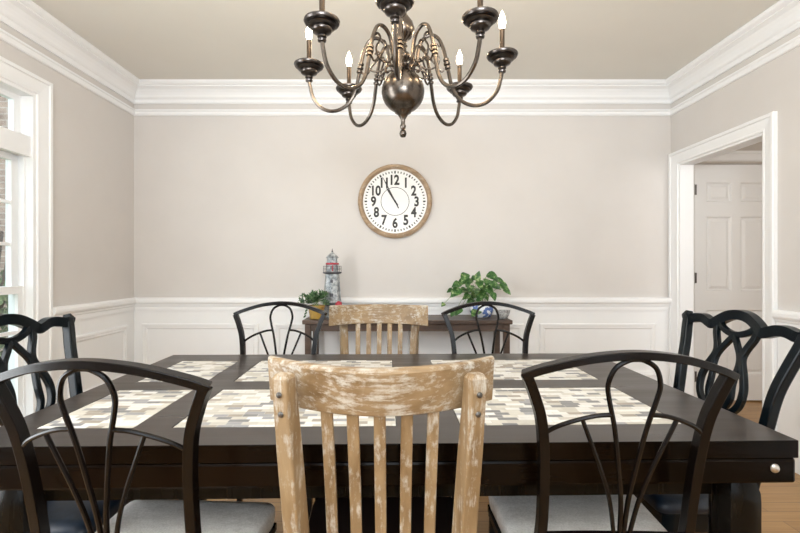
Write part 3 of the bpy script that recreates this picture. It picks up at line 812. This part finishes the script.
# ------------------------------------------------------------------ wall clock
ck = thing('wall_clock', 'round white wall clock with a wooden rim and black numerals', 'clock', (-.008, YB, 1.724))
RX = Matrix.Rotation(R(90), 4, 'X')
bm = BM(); lathe(bm, [(.262, .0), (.300, .0), (.309, .010), (.309, .030), (.300, .042), (.288, .046), (.280, .042), (.274, .034), (.268, .02)], (0, -.001, 0), 64, cap=False, mat=RX)
build('rim', bm, 'clockrim', ck, True)
bm = BM(); lathe(bm, [(.272, .002), (.272, .016)], (0, -.001, 0), 64, mat=RX); build('dial', bm, 'face', ck)
fy = -.0176
def ringxz(bm, r, w_, y, th=.0012):
    for k in range(2): pass
    sweep(bm, [(r * math.cos(2 * PI * i / 72), y, r * math.sin(2 * PI * i / 72)) for i in range(72)], rect(w_, th), (0, 1, 0), True)
bm = BM(); ringxz(bm, .117, .0042, fy)
for i in range(60):
    a = 2 * PI * i / 60; c = Vector((.244 * math.cos(a), fy, .244 * math.sin(a))); ll = .008 if i % 5 else .011
    sweep(bm, [c - Vector((math.cos(a), 0, math.sin(a))) * ll, c + Vector((math.cos(a), 0, math.sin(a))) * ll], rect(.0085 if i % 5 else .013, .0012), (0, 1, 0))
build('minute_track', bm, 'ink', ck)
for h in range(1, 13):
    cu = bpy.data.curves.new('numeral', 'FONT'); cu.body = str(h); cu.size = .098; cu.align_x = 'CENTER'; cu.align_y = 'CENTER'; cu.extrude = .0; cu.bevel_depth = .0036; cu.bevel_resolution = 0
    a = R(90 - 30 * h); o = bpy.data.objects.new('tmp', cu); COL.objects.link(o)
    dg = bpy.context.evaluated_depsgraph_get(); me = bpy.data.meshes.new_from_object(o.evaluated_get(dg)); bpy.data.objects.remove(o)
    me.materials.clear(); me.materials.append(M['ink'])
    xs_ = [v.co.x for v in me.vertices]; zs_ = [v.co.y for v in me.vertices]
    cx, cz = (min(xs_) + max(xs_)) / 2, (min(zs_) + max(zs_)) / 2; kz = .086 / (max(zs_) - min(zs_))
    me.transform(Matrix.Translation((.180 * math.cos(a), fy, .180 * math.sin(a))) @ RX @ Matrix.Diagonal((.90, kz, .25, 1)) @ Matrix.Translation((-cx, -cz, 0)))
    o = bpy.data.objects.new('numeral', me); COL.objects.link(o); o.parent = ck
def hand(nm, ang, L, tail, w_, y):
    a = R(90 - ang); d = Vector((math.cos(a), 0, math.sin(a))); bm = BM()
    sweep(bm, [d * -tail + Vector((0, y, 0)), Vector((0, y, 0)), d * L * .75 + Vector((0, y, 0)), d * L + Vector((0, y, 0))], rect(w_, .0015), (0, 1, 0), scale=lambda k: 1 if k < .9 else .3)
    build(nm, bm, 'ink', ck)
hand('hour_hand', 327.5, .135, .04, .013, -.0205); hand('minute_hand', 333, .225, .065, .0085, -.0235)
bm = BM(); lathe(bm, [(.008, .0176), (.008, .026), (.002, .028)], (0, 0, 0), 12, mat=RX); build('pivot', bm, 'ink', ck, True)

# ------------------------------------------------------------------ chandelier
ch = thing('chandelier', 'aged bronze eight-arm chandelier with candle bulbs hanging over the table', 'chandelier', (.0245, 1.57, 0))
col_ = [(.0008, 1.632), (.009, 1.634), (.013, 1.645), (.010, 1.655), (.006, 1.659), (.009, 1.664), (.011, 1.672), (.007, 1.680), (.008, 1.695), (.014, 1.704), (.018, 1.712), (.028, 1.718), (.030, 1.724)]
bs = [(.075 * math.sin(t), 1.7925 - .075 * math.cos(t)) for t in [R(x) for x in range(26, 168, 8)]]
up = [(.020, 1.872), (.028, 1.878), (.028, 1.884), (.014, 1.890), (.014, 1.897), (.024, 1.905), (.027, 1.915), (.022, 1.926), (.012, 1.934), (.012, 1.945), (.016, 1.952), (.012, 1.958), (.013, 1.968),
      (.028, 1.980), (.039, 1.998), (.041, 2.012), (.034, 2.035), (.016, 2.06), (.012, 2.07), (.016, 2.08), (.012, 2.09), (.010, 2.11), (.02, 2.13), (.048, 2.15), (.052, 2.16), (.03, 2.175), (.012, 2.19), (.011, 2.25), (.016, 2.26), (.006, 2.28)]
build('column', lathe(BM(), col_ + bs[1:] + up, n=32), 'bronze', ch, True, angle=60)
bm = BM(); z = 2.275; k = 0
while z < 2.67:
    pts = [(.008 * math.cos(t), 0, z + .018 + .018 * math.sin(t)) if k % 2 else (0, .008 * math.cos(t), z + .018 + .018 * math.sin(t)) for t in [2 * PI * i / 14 for i in range(14)]]
    sweep(bm, pts, circ(.0022, 6), (0, 1, 0) if k % 2 else (1, 0, 0), True); z += .0315; k += 1
build('chain', bm, 'bronze', ch, True)
build('ceiling_canopy', lathe(BM(), [(.010, 2.668), (.03, 2.675), (.055, 2.690), (.062, H - .001)], n=32), 'bronze', ch, True)
rot = R(-4.6)
arms = []
armp = [(.030, 1.868), (.048, 1.895), (.054, 1.935), (.068, 1.970), (.096, 1.987), (.122, 1.975), (.139, 1.942), (.150, 1.90), (.158, 1.86), (.172, 1.80), (.200, 1.757), (.245, 1.737), (.290, 1.747), (.325, 1.785), (.338, 1.830), (.342, 1.852)]
for i in range(8):
    a = -PI / 2 + rot + i * PI / 4 + R((0, 0, 0, 6.5, 3.5, -1, -3.5, 4)[i]); ca, sa = math.cos(a), math.sin(a); perp = (-sa, ca, 0)
    Q = lambda r, z: Vector((r * ca, r * sa, z))
    arm = build('arm', sweep(BM(), spline([Q(*p) for p in armp], 5), circ(.0066, 8), perp), 'bronze', ch, True)
    bm = BM()
    tdir = (Q(.162, 1.845) - Q(.150, 1.90)).normalized(); mrot = Vector((0, 0, 1)).rotation_difference(-tdir).to_matrix().to_4x4()
    for q, rr in ((-.014, .0105), (0, .0115), (.014, .0105)):
        lathe(bm, [(.006, -.006), (rr, -.0035), (rr, .0035), (.006, .006)], Q(.153, 1.884) - tdir * q, 12, mat=mrot)
    build('collar', bm, 'bronze', arm, True)
    bm = BM()
    s1 = [(.128, 1.945), (.120, 1.955), (.108, 1.947), (.112, 1.930), (.126, 1.905), (.118, 1.878), (.090, 1.868), (.064, 1.878), (.052, 1.900)]
    s2 = [(.146, 1.868), (.136, 1.858), (.124, 1.866), (.115, 1.882), (.095, 1.905), (.080, 1.925), (.090, 1.940), (.100, 1.930)]
    s3 = [(.040, 1.870), (.070, 1.862), (.085, 1.848), (.080, 1.836), (.070, 1.840)]
    for s_ in (s1, s2, s3): sweep(bm, spline([Q(*p) for p in s_], 5), circ(.0036, 6), perp)
    build('scroll', bm, 'bronze', arm, True)
    c = Q(.342, 0)
    bm = BM(); lathe(bm, [(.006, 1.846), (.012, 1.848), (.013, 1.853), (.009, 1.857), (.014, 1.861), (.014, 1.865), (.010, 1.869), (.020, 1.873), (.028, 1.876), (.031, 1.883), (.029, 1.888), (.038, 1.889), (.043, 1.894), (.041, 1.899), (.050, 1.900),
                          (.054, 1.906), (.053, 1.910), (.040, 1.907), (.032, 1.913), (.022, 1.914), (.016, 1.918)], c, 28)
    dish = build('drip_cup', bm, 'bulbcup', ch, True, angle=50)
    build('candle_sleeve', lathe(BM(), [(.0105, 1.916), (.0105, 1.925), (.0085, 1.927), (.0085, 1.995), (.0095, 1.997)], c, 16), 'candle', dish, True, angle=50)
    build('bulb', lathe(BM(), [(.006, 1.997), (.009, 2.003), (.0125, 2.018), (.011, 2.033), (.006, 2.048), (.0015, 2.060)], c, 14), 'bulb', dish, True)
    lt = lamp('bulb_light', 'POINT', (0, 0, 0), (0, 0, 0), 1.1, (1, .74, .45), .02); lt.parent = ch; lt.location = (c.x, c.y, 2.078)
